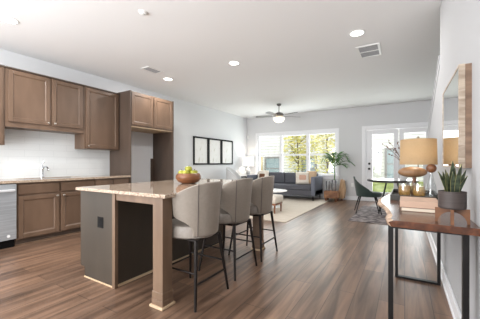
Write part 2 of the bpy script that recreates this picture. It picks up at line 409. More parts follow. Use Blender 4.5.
def tree(name, label, x, y, h, r, n, seed):
    rnd = random.Random(seed); t = thing(name, label, 'tree', (x, y, -.25))
    bm = B(); tube(bm, [(x, y, -.3), (x+.05, y, h*.3), (x-.05, y+.05, h*.6), (x, y, h*.9)], [.045, .035, .025, .012], 8)
    for k in range(9):
        a = rnd.uniform(0, 2*PI); z = h*rnd.uniform(.25, .75); d = r*rnd.uniform(.5, .9)
        tube(bm, [(x, y, z), (x+math.cos(a)*d*.5, y+math.sin(a)*d*.5, z+.35), (x+math.cos(a)*d, y+math.sin(a)*d, z+.6)], [.03, .02, .008], 5)
    obj('trunk', bm, M['bark_t'], t)
    bm = B()
    for k in range(n):
        while True:
            p = Vector((rnd.uniform(-1, 1), rnd.uniform(-1, 1), rnd.uniform(-1, 1)))
            if p.length < 1 and rnd.random() < .35+.65*abs(math.sin(p.x*5)*math.cos(p.z*6+p.y*3)): break
        c = Vector((x+p.x*r, y+p.y*r, h*.58+p.z*h*.48))
        s = rnd.uniform(.05, .11); R = Matrix.Rotation(rnd.uniform(0, 6.3), 3, 'Z') @ Matrix.Rotation(rnd.uniform(0, 3), 3, 'X')
        vs = [bm.verts.new(c+R @ Vector(q)) for q in ((-s, 0, 0), (0, -s*.5, .01), (s, 0, 0), (0, s*.5, .01))]
        bm.faces.new(vs)
    obj('foliage', bm, M['tree_leaf'], t)
tree('tree', 'yellow green tree outside the right pane of the triple window', -3.05, 12.6, 4.2, .95, 2000, 3)
tree('tree', 'yellow green tree outside the middle pane of the triple window', -4.75, 13.5, 4.2, .8, 1500, 5)

# ------------------------------------------------------------------ kitchen
def shaker(parent, name, X, y0, y1, z0, z1, rail=.055, m=None, flat=False):
    bm = B()
    if flat: box(bm, X, X+.02, y0, y1, z0, z1, .003)
    else:
        box(bm, X, X+.010, y0+.01, y1-.01, z0+.01, z1-.01)
        for q in ((y0, y0+rail, z0, z1), (y1-rail, y1, z0, z1), (y0+rail, y1-rail, z1-rail, z1), (y0+rail, y1-rail, z0, z0+rail)): box(bm, X, X+.02, *q, .003)
        a, b_, c_, d_, k = y0+rail, y1-rail, z0+rail, z1-rail, .013
        for (p, q) in (((a, c_), (b_, c_)), ((b_, c_), (b_, d_)), ((b_, d_), (a, d_)), ((a, d_), (a, c_))):   # sloping inner moulding
            inn = lambda v: (v[0]+(k if v[0] == a else -k), v[1]+(k if v[1] == c_ else -k))
            V_ = [bm.verts.new((X+.019, *p)), bm.verts.new((X+.019, *q)), bm.verts.new((X+.0102, *inn(q))), bm.verts.new((X+.0102, *inn(p)))]
            bm.faces.new(V_)
    return obj(name, bm, m or M['cab'], parent)
def knob(parent, X, y, z):
    bm = B(); lathe(bm, [(0, 0), (.006, 0), (.006, .014), (.014, .018), (.015, .026), (.009, .031), (0, .032)], seg=16)
    bm.transform(Matrix.Translation((X, y, z)) @ Matrix.Rotation(PI/2, 4, 'Y')); obj('knob', bm, M['nickel'], parent, True)

def upper(label, y0, y1, z0, z1, doors, X=-4.64, rail=.0):
    t = thing('wall_cabinet', label, 'cabinet', (XL, (y0+y1)/2, z0), 'upper kitchen cabinets')
    bm = B(); box(bm, XL+.001, X, y0, y1, z0, z1); obj('cabinet_body', bm, M['cab'], t)
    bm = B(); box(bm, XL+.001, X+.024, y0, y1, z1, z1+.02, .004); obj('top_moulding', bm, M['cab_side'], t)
    for a, b_, side in doors:
        d = shaker(t, 'door', X, a, b_, z0+rail+.012, z1-.012)
        if side: knob(d, X+.02, (b_-.03) if side == 'R' else (a+.03), z0+rail+.045)
    return t
upper('tall brown wall cabinet at the left edge above the dishwasher', .62, 1.465, 1.345, 2.40, [(.66, 1.06, 'R'), (1.075, 1.44, 'L')])
upper('shorter two-door brown wall cabinet above the sink', 1.47, 2.525, 1.60, 2.40, [(1.50, 2.01, 'R'), (2.04, 2.50, 'L')], rail=.06)
upper('tall brown wall cabinet between the sink cabinet and the refrigerator panel', 2.53, 3.185, 1.345, 2.40, [(2.56, 3.16, 'L')])

t = thing('refrigerator_surround', 'brown cabinet with tall side panels around the empty refrigerator bay', 'cabinet', (XL, 3.74, 0))
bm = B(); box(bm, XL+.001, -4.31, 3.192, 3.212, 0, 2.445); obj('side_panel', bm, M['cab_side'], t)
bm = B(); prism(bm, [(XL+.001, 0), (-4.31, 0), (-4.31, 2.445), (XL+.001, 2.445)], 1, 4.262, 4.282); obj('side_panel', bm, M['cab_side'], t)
bm = B(); box(bm, XL+.001, -4.33, 3.212, 4.262, 1.79, 2.44); obj('cabinet_body', bm, M['cab'], t)
bm = B(); box(bm, XL+.001, -4.33, 3.214, 4.260, 1.775, 1.79); obj('bottom_panel', bm, M['cab_under'], t, label='pale raw wood underside')
for a, b_ in ((3.225, 3.725), (3.745, 4.25)): d = shaker(t, 'door', -4.33, a, b_, 1.815, 2.425)
bm = B(); box(bm, XL+.001, XL+.02, 4.19, 4.262, 0, 1.2); obj('filler_strip', bm, M['cab_side'], t)

def base_cab(label, y0, y1, doors):
    t = thing('base_cabinet', label, 'cabinet', (-4.64, (y0+y1)/2, 0), 'lower kitchen cabinets')
    bm = B(); box(bm, XL+.001, -4.35, y0, y1, .085, .838); obj('cabinet_body', bm, M['cab'], t)
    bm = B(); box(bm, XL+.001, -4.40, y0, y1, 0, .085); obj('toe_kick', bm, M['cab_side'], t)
    bm = B(); box(bm, -4.40, -4.385, y0, y1, 0, .018); obj('base_strip', bm, M['island_trim'], t)
    for a, b_, side in doors:
        shaker(t, 'drawer_front', -4.35, a, b_, .685, .815, flat=True)
        d = shaker(t, 'door', -4.35, a, b_, .10, .66); knob(d, -4.33, (b_-.03) if side == 'R' else (a+.03), .625)
    return t
base_cab('brown two-door base cabinet under the sink', 1.492, 2.535, [(1.51, 2.00, 'R'), (2.03, 2.515, 'L')])
base_cab('brown base cabinet beside the refrigerator panel, mostly behind the island', 2.538, 3.188, [(2.555, 2.85, 'R'), (2.87, 3.17, 'L')])

t = thing('dishwasher', 'stainless steel dishwasher left of the sink cabinet', 'dishwasher', (-4.6, 1.18, 0))
bm = B(); box(bm, XL+.02, -4.345, .885, 1.487, .10, .836); obj('body', bm, M['blackp'], t)
bm = B(); box(bm, -4.345, -4.31, .888, 1.484, .115, .828, .006); d = obj('front_panel', bm, M['steel'], t)
bm = B(); box(bm, -4.275, -4.252, .92, 1.455, .735, .765, .008)
for y in (.95, 1.425): box(bm, -4.312, -4.262, y-.012, y+.012, .74, .76)
obj('handle', bm, M['bright_steel'], d)
bm = B(); lathe(bm, [(0, 0), (.018, 0), (.018, .002), (0, .002)], seg=20); bm.transform(Matrix.Translation((-4.31, 1.40, .165)) @ Matrix.Rotation(PI/2, 4, 'Y')); obj('badge', bm, M['white'], d)
bm = B(); box(bm, XL+.02, -4.39, .888, 1.484, 0, .10); obj('toe_kick', bm, M['blackp'], t)
# worktop with sink cut-out
bm = B(); SX0, SX1, SY0, SY1 = -4.80, -4.42, 1.60, 2.40
box(bm, XL+.009, -4.30, .30, SY0, .84, .872); box(bm, XL+.009, -4.30, SY1, 3.19, .84, .872); box(bm, XL+.009, SX0, SY0, SY1, .84, .872); box(bm, SX1, -4.30, SY0, SY1, .84, .872)
o = obj('worktop', bm, M['granite']); tag(o, 'speckled beige granite worktop along the left kitchen wall', 'worktop'); recentre(o, (-4.62, 1.75, .84))
t = thing('sink', 'stainless steel undermount sink set in the worktop', 'sink', (-4.61, 2.0, .66))
bm = B()
box(bm, SX0, SX1, SY0, SY1, .66, .668); box(bm, SX0, SX0+.006, SY0, SY1, .668, .862); box(bm, SX1-.006, SX1, SY0, SY1, .668, .862)
box(bm, SX0+.006, SX1-.006, SY0, SY0+.006, .668, .862); box(bm, SX0+.006, SX1-.006, SY1-.006, SY1, .668, .862); obj('basin', bm, M['steel'], t)
bm = B(); lathe(bm, [(0, .0), (.04, 0), (.04, .006), (.03, .004), (0, .004)], (-4.6, 2.0, .668), 20); obj('drain', bm, M['chrome'], t)
t = thing('faucet', 'chrome single-lever faucet behind the sink', 'faucet', (-4.86, 2.0, .872))
bm = B(); lathe(bm, [(0, 0), (.028, 0), (.028, .012), (.02, .02), (.018, .13), (.022, .15), (.016, .17), (0, .172)], (-4.86, 2.0, .872), 20); obj('body', bm, M['chrome'], t, True)
bm = B(); tube(bm, [(-4.86, 2.0, .99), (-4.80, 2.0, 1.04), (-4.73, 2.0, 1.045), (-4.68, 2.0, 1.02), (-4.665, 2.0, .985)], [.013, .013, .013, .013, .015], 12); obj('spout', bm, M['chrome'], t, True)
bm = B(); tube(bm, [(-4.86, 2.0, 1.04), (-4.87, 2.005, 1.09), (-4.85, 2.03, 1.13)], [.008, .007, .009], 10); obj('lever', bm, M['chrome'], t, True)

def outlet(label, loc, face, m=None, w_=.07, h_=.115):
    x, y, z = loc; t = thing('wall_outlet', label, 'outlet', loc); bm = B()
    if face == 'X': box(bm, x, x+.006, y-w_/2, y+w_/2, z-h_/2, z+h_/2, .002)
    else: box(bm, x-w_/2, x+w_/2, y-.006, y, z-h_/2, z+h_/2, .002)
    obj('plate', bm, m or M['white'], t)
    for dz in (-.025, .025):
        bm = B()
        if face == 'X': box(bm, x+.006, x+.009, y-.017, y+.017, z+dz-.014, z+dz+.014)
        else: box(bm, x-.017, x+.017, y-.009, y-.006, z+dz-.014, z+dz+.014)
        obj('socket', bm, m or M['white'], t)
outlet('white outlet on the wall inside the empty refrigerator bay', (XL, 3.62, 1.10), 'X')
outlet('white outlet on the back wall between the plant stand and the green chair', (-1.33, YB, .45), 'Y')
outlet('black outlet on the end panel of the island', (-2.385, 1.45, .555), 'Y', M['blackp'], .085, .10)

# ------------------------------------------------------------------ island
t = thing('kitchen_island', 'brown kitchen island with corner posts and open seating side', 'kitchen island', (-2.15, 2.28, 0))
IY0, IY1 = 1.45, 3.12
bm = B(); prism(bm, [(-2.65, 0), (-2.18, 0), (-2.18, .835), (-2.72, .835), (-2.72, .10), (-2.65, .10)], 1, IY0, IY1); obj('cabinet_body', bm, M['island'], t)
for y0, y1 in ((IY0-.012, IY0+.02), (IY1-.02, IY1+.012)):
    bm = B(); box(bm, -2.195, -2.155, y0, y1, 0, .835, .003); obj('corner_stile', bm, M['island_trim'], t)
bm = B(); box(bm, -2.65, -2.196, IY0-.006, IY0, 0, .011); box(bm, -2.18, -2.168, IY0+.02, IY1-.02, 0, .02); obj('base_strip', bm, M['cab_under'], t, label='pale strip along the floor')
bm = B(); box(bm, -2.155, -1.655, IY0, IY0+.02, .775, .835); box(bm, -1.56, -1.54, IY0+.08, 3.02, .775, .835); box(bm, -2.155, -1.655, IY1-.04, IY1-.02, .775, .835); obj('apron', bm, M['island_trim'], t)
for y in (1.423, 3.02):
    bm = B(); box(bm, -1.655, -1.548, y, y+.10, .06, .835, .003); box(bm, -1.660, -1.543, y-.005, y+.105, .06, .12, .003)
    p = obj('post', bm, M['island_trim'], t)
    bm = B(); box(bm, -1.662, -1.541, y-.007, y+.107, .02, .06, .003); q = obj('plinth', bm, M['island_trim'], p)
    bm = B(); box(bm, -1.674, -1.532, y-.019, y+.119, 0, .02, .004); obj('shoe_strip', bm, M['cab_under'], p, label='pale strip around the foot of the post')
bm = B(); box(bm, -2.72, -1.50, 1.40, 3.18, .838, .866, .004); o = obj('worktop', bm, M['granite']); tag(o, 'thick beige granite slab topping the island', 'worktop'); recentre(o, (-2.15, 2.28, .835))

# bowl and apples
bx_, by_, bz_ = -2.12, 2.34, .866
t = bm = B(); lathe(bm, [(0, 0), (.07, 0), (.115, .02), (.142, .055), (.145, .085), (.13, .112), (.118, .118), (.112, .11), (.126, .085), (.122, .055), (.09, .028), (0, .018)], (bx_, by_, bz_), 40)
o = obj('fruit_bowl', bm, M['bowl'], None, True); tag(o, 'round brown wooden bowl of green apples on the island', 'bowl'); recentre(o, (bx_, by_, bz_))
a0 = thing('apple', 'green apple in the wooden bowl on the island', 'apple', (0, 0, 0), 'green apples in the bowl')
bm = B(); lathe(bm, [(0, .008), (.012, 0), (.028, .008), (.038, .03), (.038, .046), (.028, .064), (.014, .068), (.004, .06), (0, .059)], seg=20); obj('flesh', bm, M['apple'], a0, True)
bm = B(); tube(bm, [(0, 0, .058), (.003, 0, .07), (.009, 0, .08)], .002, 6); obj('stem', bm, M['bark_t'], a0)
spots = [(-.055, -.035, .055), (.03, -.065, .055), (.065, .02, .055), (0, .07, .055), (-.06, .045, .056), (0.005, 0.0, .098)]
wh = ['nearest the stool side of the bowl', 'at the front of the bowl', 'at the right of the bowl', 'at the back of the bowl', 'at the left of the bowl', 'topmost in the middle of the bowl']
cen = [(math.cos(2*PI*k/5)*.076+bx_, math.sin(2*PI*k/5)*.076+by_, bz_+.072) for k in range(5)]+[(bx_, by_, bz_+.118)]
a0.scale = (1.16,)*3
for k, p in enumerate(cen):
    if k == 0: a0.location = p; a0.rotation_euler = (0, 0, 1)
    else:
        r = dup(a0, p, k*1.3)
    (a0 if k == 0 else r)['label'] = 'topmost green apple in the wooden bowl on the island' if k == 5 else 'green apple in the lower layer of the wooden bowl on the island'

# ------------------------------------------------------------------ counter stools
def scoop(bm, zs, r0, r1, phi, nseg=28, nh=10, thick=.035, cx=0.0, ell=1.0):
    """curved shell: radius from r0 (bottom) to r1 (top), half-angle phi(t), closed with thickness"""
    grid = {}
    for side in (0, 1):
        for j in range(nh+1):
            t_ = j/nh
            for i in range(nseg+1):
                a = (2*i/nseg-1)*phi(t_)
                r = r0+(r1-r0)*t_ - side*thick
                ztop = zs(t_, a)
                grid[(side, i, j)] = bm.verts.new((cx+r*math.cos(a), r*ell*math.sin(a), ztop))
    for j in range(nh):
        for i in range(nseg):
            g = [grid[(0, i, j)], grid[(0, i+1, j)], grid[(0, i+1, j+1)], grid[(0, i, j+1)]]; bm.faces.new(g)
            g = [grid[(1, i, j)], grid[(1, i+1, j)], grid[(1, i+1, j+1)], grid[(1, i, j+1)]]; bm.faces.new(g[::-1])
    for i in range(nseg):
        for j in (0, nh):
            g = [grid[(0, i, j)], grid[(0, i+1, j)], grid[(1, i+1, j)], grid[(1, i, j)]]; bm.faces.new(g if j else g[::-1])
    for j in range(nh):
        for i in (0, nseg):
            g = [grid[(0, i, j)], grid[(0, i, j+1)], grid[(1, i, j+1)], grid[(1, i, j)]]; bm.faces.new(g)
    bmesh.ops.recalc_face_normals(bm, faces=bm.faces[:])

st = thing('bar_stool', 'taupe barrel-back bar stool nearest the front of the island', 'stool', (0, 0, 0), 'bar stools along the island')
# local: faces -x, back towards +x
sphi = lambda t_: math.radians(50 + 40*(lambda q: q*q*(3-2*q))(min(1, max(0, (t_-.12)/.42))))
sz = lambda t_, a: .525+.425*t_ - .115*(abs(a)/math.radians(90))**2.6*t_
bm = B(); scoop(bm, sz, .225, .262, sphi, cx=-.02, ell=.92, nh=16, nseg=32); bk = obj('backrest', bm, M['stool'], st, True)
bv = bk.modifiers.new('round', 'BEVEL'); bv.width = .008; bv.segments = 2; bv.limit_method = 'ANGLE'; bv.angle_limit = math.radians(50)
for s in (-1, 1):
    bm = B(); a = s*math.radians(40); tube(bm, [(-.02+(.226+.037*t_)*math.cos(a), .92*(.226+.037*t_)*math.sin(a), sz(t_, a)) for t_ in (0, .25, .5, .75, 1)], .0035, 6)
    obj('seam_piping', bm, M['piping'], bk)
bm = B(); lathe(bm, [(0, .50), (.19, .50), (.212, .515), (.216, .57), (.205, .60), (.17, .612), (0, .615)], (-.035, 0, 0), 40, 1.06, .95); obj('seat', bm, M['stool_seat'], st, True)
legs = {}
for sx, sy in ((1, 1), (1, -1), (-1, 1), (-1, -1)):
    top = (.15 if sx > 0 else -.17, sy*.15, .505); bot = (.20 if sx > 0 else -.235, sy*.215, 0)
    bm = B(); tube(bm, [bot, top], [.010, .0165], 12); obj('leg', bm, M['leg'], st, True); legs[(sx, sy)] = (Vector(bot), Vector(top))
def at(k, z): b_, tt = legs[k]; return b_+(tt-b_)*(z/.505)
for (k1, k2, z, nm) in (((1, 1), (1, -1), .18, 'stretcher'), ((1, 1), (-1, 1), .26, 'stretcher'), ((1, -1), (-1, -1), .26, 'stretcher'), ((-1, 1), (-1, -1), .22, 'footrest')):
    bm = B(); tube(bm, [at(k1, z), at(k2, z)], .0075, 10); obj(nm, bm, M['leg'], st, True)
bm = B(); 
for s in (1, -1): tube(bm, [(.15, s*.15, .497), (-.17, s*.15, .497)], .010, 8)
for x in (.15, -.17): tube(bm, [(x, .15, .497), (x, -.15, .497)], .010, 8)
obj('seat_frame', bm, M['leg'], st)
st.location = (-1.52, 1.745, 0)
dup(st, (-1.555, 2.345, 0), label='taupe barrel-back bar stool in the middle of the three at the island')
dup(st, (-1.56, 2.90, 0), label='taupe barrel-back bar stool farthest from the camera, nearest the rug')

# ------------------------------------------------------------------ ceiling fittings
cl = None
labs = ['round recessed ceiling light at the left edge above the kitchen', 'round recessed ceiling light beside the small vent near the refrigerator bay',
        'round recessed ceiling light in the middle of the ceiling above the island', 'round recessed ceiling light beside the large square vent on the right']
for k, (x, y) in enumerate([(-3.875, 1.26), (-3.946, 3.767), (-2.391, 3.728), (-.515, 3.676), (-2.39, 1.2)]):
    if k == 0:
        cl = thing('ceiling_light', labs[0], 'ceiling light', (0, 0, 0), 'recessed ceiling lights')
        bm = B(); lathe(bm, [(.075, -.004), (.078, -.008), (.096, -.004), (.098, 0), (.075, 0), (.075, -.004)], seg=36); obj('trim_ring', bm, M['white'], cl, True)
        bm = B(); lathe(bm, [(0, -.003), (.076, -.003), (.076, -.001), (0, -.001)], seg=36); obj('lens', bm, M['lens'], cl)
        cl.location = (x, y, H)
    elif k < 4: dup(cl, (x, y, H), label=labs[k])
    area('downlight_lamp', (x, y, H-.02), (0, 0, 0), .15, .15, 13, (1, .985, .965), 'DISK')

def vent(label, x, y, sx, sy, rows):
    t = thing('ceiling_vent', label, 'vent', (x, y, H), 'ceiling vents'); f = .028
    bm = B(); box(bm, x-sx, x+sx, y-sy, y-sy+f, H-.008, H); box(bm, x-sx, x+sx, y+sy-f, y+sy, H-.008, H); box(bm, x-sx, x-sx+f, y-sy+f, y+sy-f, H-.008, H); box(bm, x+sx-f, x+sx, y-sy+f, y+sy-f, H-.008, H)
    if rows > 1: box(bm, x-sx+f, x+sx-f, y-.012, y+.012, H-.008, H)
    obj('frame', bm, M['white'], t)
    bm = B(); box(bm, x-sx+f, x+sx-f, y-sy+f, y+sy-f, H-.003, H); obj('backing', bm, M['grille'], t)
    bm = B(); n = 9
    for i in range(n):
        yy = y-sy+f+(i+.5)*(2*sy-2*f)/n; box(bm, x-sx+f, x+sx-f, yy-.003, yy+.003, H-.006, H-.003)
    obj('louvre', bm, M['slat'], t)
vent('small rectangular ceiling vent near the refrigerator bay', -3.80, 3.26, .10, .17, 1)
vent('large square return vent in the ceiling at the right', -.445, 4.36, .15, .235, 2)
t = thing('smoke_detector', 'small white smoke detector on the ceiling above the island', 'smoke detector', (-2.427, 1.954, H))
bm = B(); lathe(bm, [(0, -.035), (.026, -.026), (.034, -.022), (.036, -.008), (.046, -.006), (.048, 0), (0, 0)], (-2.427, 1.954, H), 28); obj('cover', bm, M['white'], t, True)
bm = B(); lathe(bm, [(0, -.030), (.010, -.030), (.010, -.026), (0, -.026)], (-2.415, 1.954, H), 12); obj('test_button', bm, M['grille'], t)
o = None
bm = B(); box(bm, XL+.02, XL+.09, YB-.035, YB, 1.99, 2.10, .008); o = obj('motion_sensor', bm, M['white']); tag(o, 'small white sensor high in the back left corner', 'sensor'); recentre(o, (XL+.05, YB, 2.05))

# ceiling fan
fx, fy = -2.985, 6.97
t = thing('ceiling_fan', 'five-blade ceiling fan with a lit frosted bowl over the living area', 'ceiling fan', (fx, fy, H))
bm = B(); lathe(bm, [(0, 0), (.065, 0), (.062, -.03), (.03, -.06), (0, -.06)], (fx, fy, H), 28); obj('canopy', bm, M['fan_metal'], t, True)
bm = B(); tube(bm, [(fx, fy, H-.05), (fx, fy, H-.24)], .012, 12); obj('downrod', bm, M['fan_metal'], t, True)
bm = B(); lathe(bm, [(0, -.23), (.04, -.235), (.10, -.255), (.13, -.29), (.13, -.33), (.09, -.355), (.07, -.37), (0, -.37)], (fx, fy, H), 32); obj('motor', bm, M['fan_metal'], t, True)
for k in range(5):
    a = math.radians(49+72*k); bm = B()
    for u0, u1, w0, w1 in ((.0, 1, 1, 1),):
        pts = [(.20, -.05), (.26, -.062), (.55, -.075), (.64, -.06), (.67, 0), (.64, .06), (.55, .075), (.26, .062), (.20, .05)]
        prism(bm, pts, 2, -.004, .004)
    bm.transform(Matrix.Translation((fx, fy, H-.33)) @ Matrix.Rotation(a, 4, 'Z') @ Matrix.Rotation(math.radians(11), 4, 'X')); bl = obj('blade', bm, M['fanblade'], t)
    bm = B(); box(bm, .11, .24, -.018, .018, -.008, -.002); bm.transform(Matrix.Translation((fx, fy, H-.33)) @ Matrix.Rotation(a, 4, 'Z') @ Matrix.Rotation(math.radians(11), 4, 'X')); obj('blade_bracket', bm, M['fan_metal'], bl)
bm = B(); lathe(bm, [(.11, -.37), (.15, -.39), (.155, -.42), (.13, -.47), (.07, -.51), (0, -.52)], (fx, fy, H), 32); obj('light_bowl', bm, M['lampglass'], t, True, label='lit frosted glass bowl')
l = bpy.data.lights.new('fan_bulb', 'POINT'); l.energy = 1.2; l.color = (1, .9, .75); l.shadow_soft_size = .12
o = bpy.data.objects.new('fan_bulb', l); COL.objects.link(o); o.location = (0, 0, -.60); o.parent = t

# ------------------------------------------------------------------ left wall prints
pl = ['black-framed pale abstract print, nearest of the three on the left wall', 'black-framed pale abstract print, middle of the three on the left wall', 'black-framed pale abstract print, farthest of the three beside the lamp']
for k, (y0, y1) in enumerate(((5.64, 6.285), (6.30, 6.945), (6.96, 7.605))):
    z0, z1 = 1.05, 1.84
    t = thing('picture_frame', pl[k], 'picture', (XL, (y0+y1)/2, z0), 'prints on the left wall')
    f = .045; bm = B()
    box(bm, XL, XL+.03, y0, y0+f, z0, z1); box(bm, XL, XL+.03, y1-f, y1, z0, z1); box(bm, XL, XL+.03, y0+f, y1-f, z1-f, z1); box(bm, XL, XL+.03, y0+f, y1-f, z0, z0+f); obj('frame', bm, M['blackp'], t)
    bm = B(); box(bm, XL+.002, XL+.014, y0+f, y1-f, z0+f, z1-f); obj('print', bm, M['print'], t)

# ------------------------------------------------------------------ living area
bm = B(); box(bm, -4.45, -1.87, 4.68, 8.15, 0, .012, .004); o = obj('area_rug', bm, M['rug']); tag(o, 'large ivory rug under the sofa in the living area', 'rug'); recentre(o, (-3.2, 6.4, 0))

SXa, SXb, SYa, SYb = -4.40, -2.17, 7.62, 8.47
t = thing('sofa', 'charcoal grey track-arm sofa under the triple window', 'sofa', ((SXa+SXb)/2, 8.05, .012))
bm = B(); box(bm, SXa, SXb, SYa+.02, SYb, .15, .31, .012); obj('base', bm, M['sofa'], t)
for x0, x1 in ((SXa, SXa+.12), (SXb-.12, SXb)):
    bm = B(); box(bm, x0, x1, SYa, SYb, .16, .70, .02, 3); obj('arm', bm, M['sofa_arm'], t, True)
bm = B(); box(bm, SXa+.12, SXb-.12, SYb-.20, SYb, .31, .78, .03, 3); obj('back', bm, M['sofa'], t, True)
bm = B(); box(bm, SXa+.125, SXb-.125, SYa+.01, SYb-.20, .31, .45, .035, 3); obj('seat_cushion', bm, M['sofa'], t, True)
xm_ = (SXa+SXb)/2
for x0, x1 in ((SXa+.125, xm_-.004), (xm_+.004, SXb-.125)):
    bm = B(); box(bm, x0, x1, SYb-.36, SYb-.20, .45, .80, .045, 3); obj('back_cushion', bm, M['sofa'], t, True)
for x in (SXa+.07, SXb-.07):
    for y in (SYa+.06, SYb-.06):
        bm = B(); z0 = .012 if y < 8.15 else 0
        tube(bm, [(x, y, z0), (x, y, .16)], [.011, .016], 10); obj('leg', bm, M['black'], t)
def pillow(label, c, w_, h_, d, tilt, yaw, m, extra=None, spin=0):
    t = thing('throw_pillow', label, 'pillow', (c[0], c[1], c[2]-h_/2), 'pillows on the sofa')
    R = (Matrix.Rotation(yaw, 3, 'Z') @ Matrix.Rotation(PI/2-tilt, 3, 'X') @ Matrix.Rotation(spin, 3, 'Z'))
    bm = B(); cushion(bm, c, w_, h_, d, R); obj('cover', bm, m, t, True)
    if extra:
        bm = B(); cushion(bm, Vector(c)+R @ Vector((0, 0, .012)), w_*.62, h_*.48, d*.98, R, .22); obj('centre_patch', bm, extra, t, True)
pillow('cream pillow with a blush centre on the right half of the sofa', (-2.64, 7.96, .645), .40, .38, .15, .3, .35, M['cream'], M['peach'])
pillow('camel pillow leaning against the right arm of the sofa', (-2.42, 8.05, .665), .38, .40, .13, .3, -.45, M['tan_f'])
pillow('cream pillow with a dark centre at the left end of the sofa', (-3.98, 7.98, .66), .40, .40, .15, .2, -.1, M['cream'], M['darkball'])

# round white table and ottoman (mostly behind the third stool)
t = thing('coffee_table', 'round white pedestal table behind the farthest stool', 'table', (-2.83, 6.15, .012))
bm = B(); lathe(bm, [(0, .40), (.36, .40), (.385, .408), (.385, .422), (.375, .43), (0, .43)], (-2.83, 6.15, 0), 48); obj('tabletop', bm, M['table_w'], t, True)
bm = B(); lathe(bm, [(0, .012), (.22, .012), (.22, .024), (.06, .04), (.03, .1), (.03, .36), (.07, .40), (0, .40)], (-2.83, 6.15, 0), 32); obj('pedestal', bm, M['table_w'], t, True)
t = thing('ottoman', 'white upholstered ottoman with walnut legs behind the farthest stool', 'ottoman', (-2.62, 5.53, .012))
bm = B(); box(bm, -2.88, -2.345, 5.30, 5.74, .22, .385, .04, 3); obj('cushion', bm, M['cream'], t, True)
bm = B(); box(bm, -2.86, -2.365, 5.32, 5.72, .185, .22); obj('frame', bm, M['walnut'], t)
for x in (-2.83, -2.39):
    for y in (5.345, 5.69):
        bm = B(); tube(bm, [(x, y, .012), (x, y, .19)], [.013, .022], 10); obj('leg', bm, M['walnut'], t)

# side table + lamp in the corner, pale armchair
t = thing('side_table', 'dark side table in the back left corner under the white lamp', 'side table', (-4.70, 8.22, 0))
bm = B(); box(bm, -4.915, -4.47, 8.02, 8.46, .60, .63, .004); obj('tabletop', bm, M['table_d'], t)
for x in (-4.89, -4.495):
    for y in (8.045, 8.435):
        bm = B(); box(bm, x-.015, x+.015, y-.015, y+.015, 0, .60); obj('leg', bm, M['table_d'], t)
bm = B(); box(bm, -4.89, -4.495, 8.045, 8.435, .20, .22); obj('shelf', bm, M['table_d'], t)
t = thing('table_lamp', 'white drum-shade lamp in the back left corner', 'lamp', (-4.69, 8.23, .63))
bm = B(); lathe(bm, [(0, 0), (.075, 0), (.075, .015), (.03, .03), (.07, .10), (.085, .17), (.05, .26), (.015, .31), (.012, .38), (0, .38)], (-4.69, 8.23, .63), 28); obj('base', bm, M['grey_ch'], t, True)
bm = B(); lathe(bm, [(.20, .36), (.185, .69), (.180, .69), (.195, .36), (.20, .36)], (-4.69, 8.23, .63), 36); obj('lamp_shade', bm, M['lampshade_w'], t, True, label='white lit drum shade')
l = bpy.data.lights.new('corner_bulb', 'POINT'); l.energy = 3; l.color = (1, .9, .78); l.shadow_soft_size = .05
o = bpy.data.objects.new('corner_bulb', l); COL.objects.link(o); o.location = (0, 0, .55); o.parent = t

t = thing('armchair', 'pale grey round-backed armchair by the left wall below the prints', 'armchair', (0, 0, 0))
bm = B(); scoop(bm, lambda t_, a: .28+.68*t_-.30*(abs(a)/1.7)**2*t_, .33, .36, lambda t_: 1.7, thick=.07, ell=.95); q = obj('backrest', bm, M['grey_ch'], t, True)
bm = B(); lathe(bm, [(0, .24), (.28, .24), (.30, .26), (.30, .41), (.27, .44), (0, .45)], (-.02, 0, 0), 36, 1.0, .92); obj('seat', bm, M['grey_ch'], t, True)
for sx in (-1, 1):
    for sy in (-1, 1):
        bm = B(); tube(bm, [(sx*.22, sy*.22, 0), (sx*.19, sy*.19, .27)], [.012, .02], 10); obj('leg', bm, M['walnut'], t)
t.location = (-4.42, 7.10, .012); t.rotation_euler = (0, 0, math.radians(200))

# plant stand: rustic low table with tall back board, silver pots, palm
t = thing('plant_stand', 'rustic wooden plant stand on stub feet right of the sofa', 'plant stand', (-1.78, 8.2, 0))
bm = B(); box(bm, -2.0, -1.63, 7.92, 8.26, .09, .30, .015); obj('front_box', bm, M['rustic'], t)
bm = B(); prism(bm, [(-1.66, .06), (-1.52, .06), (-1.49, .30), (-1.52, .58), (-1.60, .62), (-1.64, .40)], 1, 8.27, 8.50); obj('back_board', bm, M['rustic2'], t, label='taller pale wood block')
for x in (-1.95, -1.68):
    for y in (7.97, 8.21):
        bm = B(); tube(bm, [(x, y, 0), (x, y, .10)], [.028, .034], 10); obj('foot', bm, M['darkball'], t)
bm = B(); box(bm, -1.61, -1.55, 8.31, 8.46, 0, .06); obj('foot', bm, M['darkball'], t)
def cyl_pot(label, x, y, z, r, h_):
    bm = B(); lathe(bm, [(0, 0), (r*.9, 0), (r*.95, .01), (r, h_), (r*.9, h_), (r*.85, .02), (0, .02)], (x, y, z), 28); o = obj('planter', bm, M['silver'], None, True); tag(o, label, 'planter', 'silver planters'); recentre(o, (x, y, z)); return o
cyl_pot('silver cylinder planter holding the palm on the plant stand', -1.74, 8.10, .30, .085, .31)
cyl_pot('smaller silver cylinder beside the palm planter on the stand', -1.91, 8.06, .30, .065, .27)
t = thing('potted_palm', 'green broad-frond palm growing from the silver planter', 'plant', (-1.74, 8.10, .58))
px_, py_, pz_ = -1.74, 8.10, .58
bm = B(); lathe(bm, [(0, 0), (.07, 0), (.07, .012), (0, .012)], (px_, py_, pz_), 20); obj('soil', bm, M['soil'], t)
bm = B(); rnd = random.Random(4)
tube(bm, [(px_, py_, pz_), (px_+.01, py_, pz_+.2), (px_-.01, py_, pz_+.42)], [.02, .016, .012], 8); obj('stem', bm, M['leaf'], t, True)
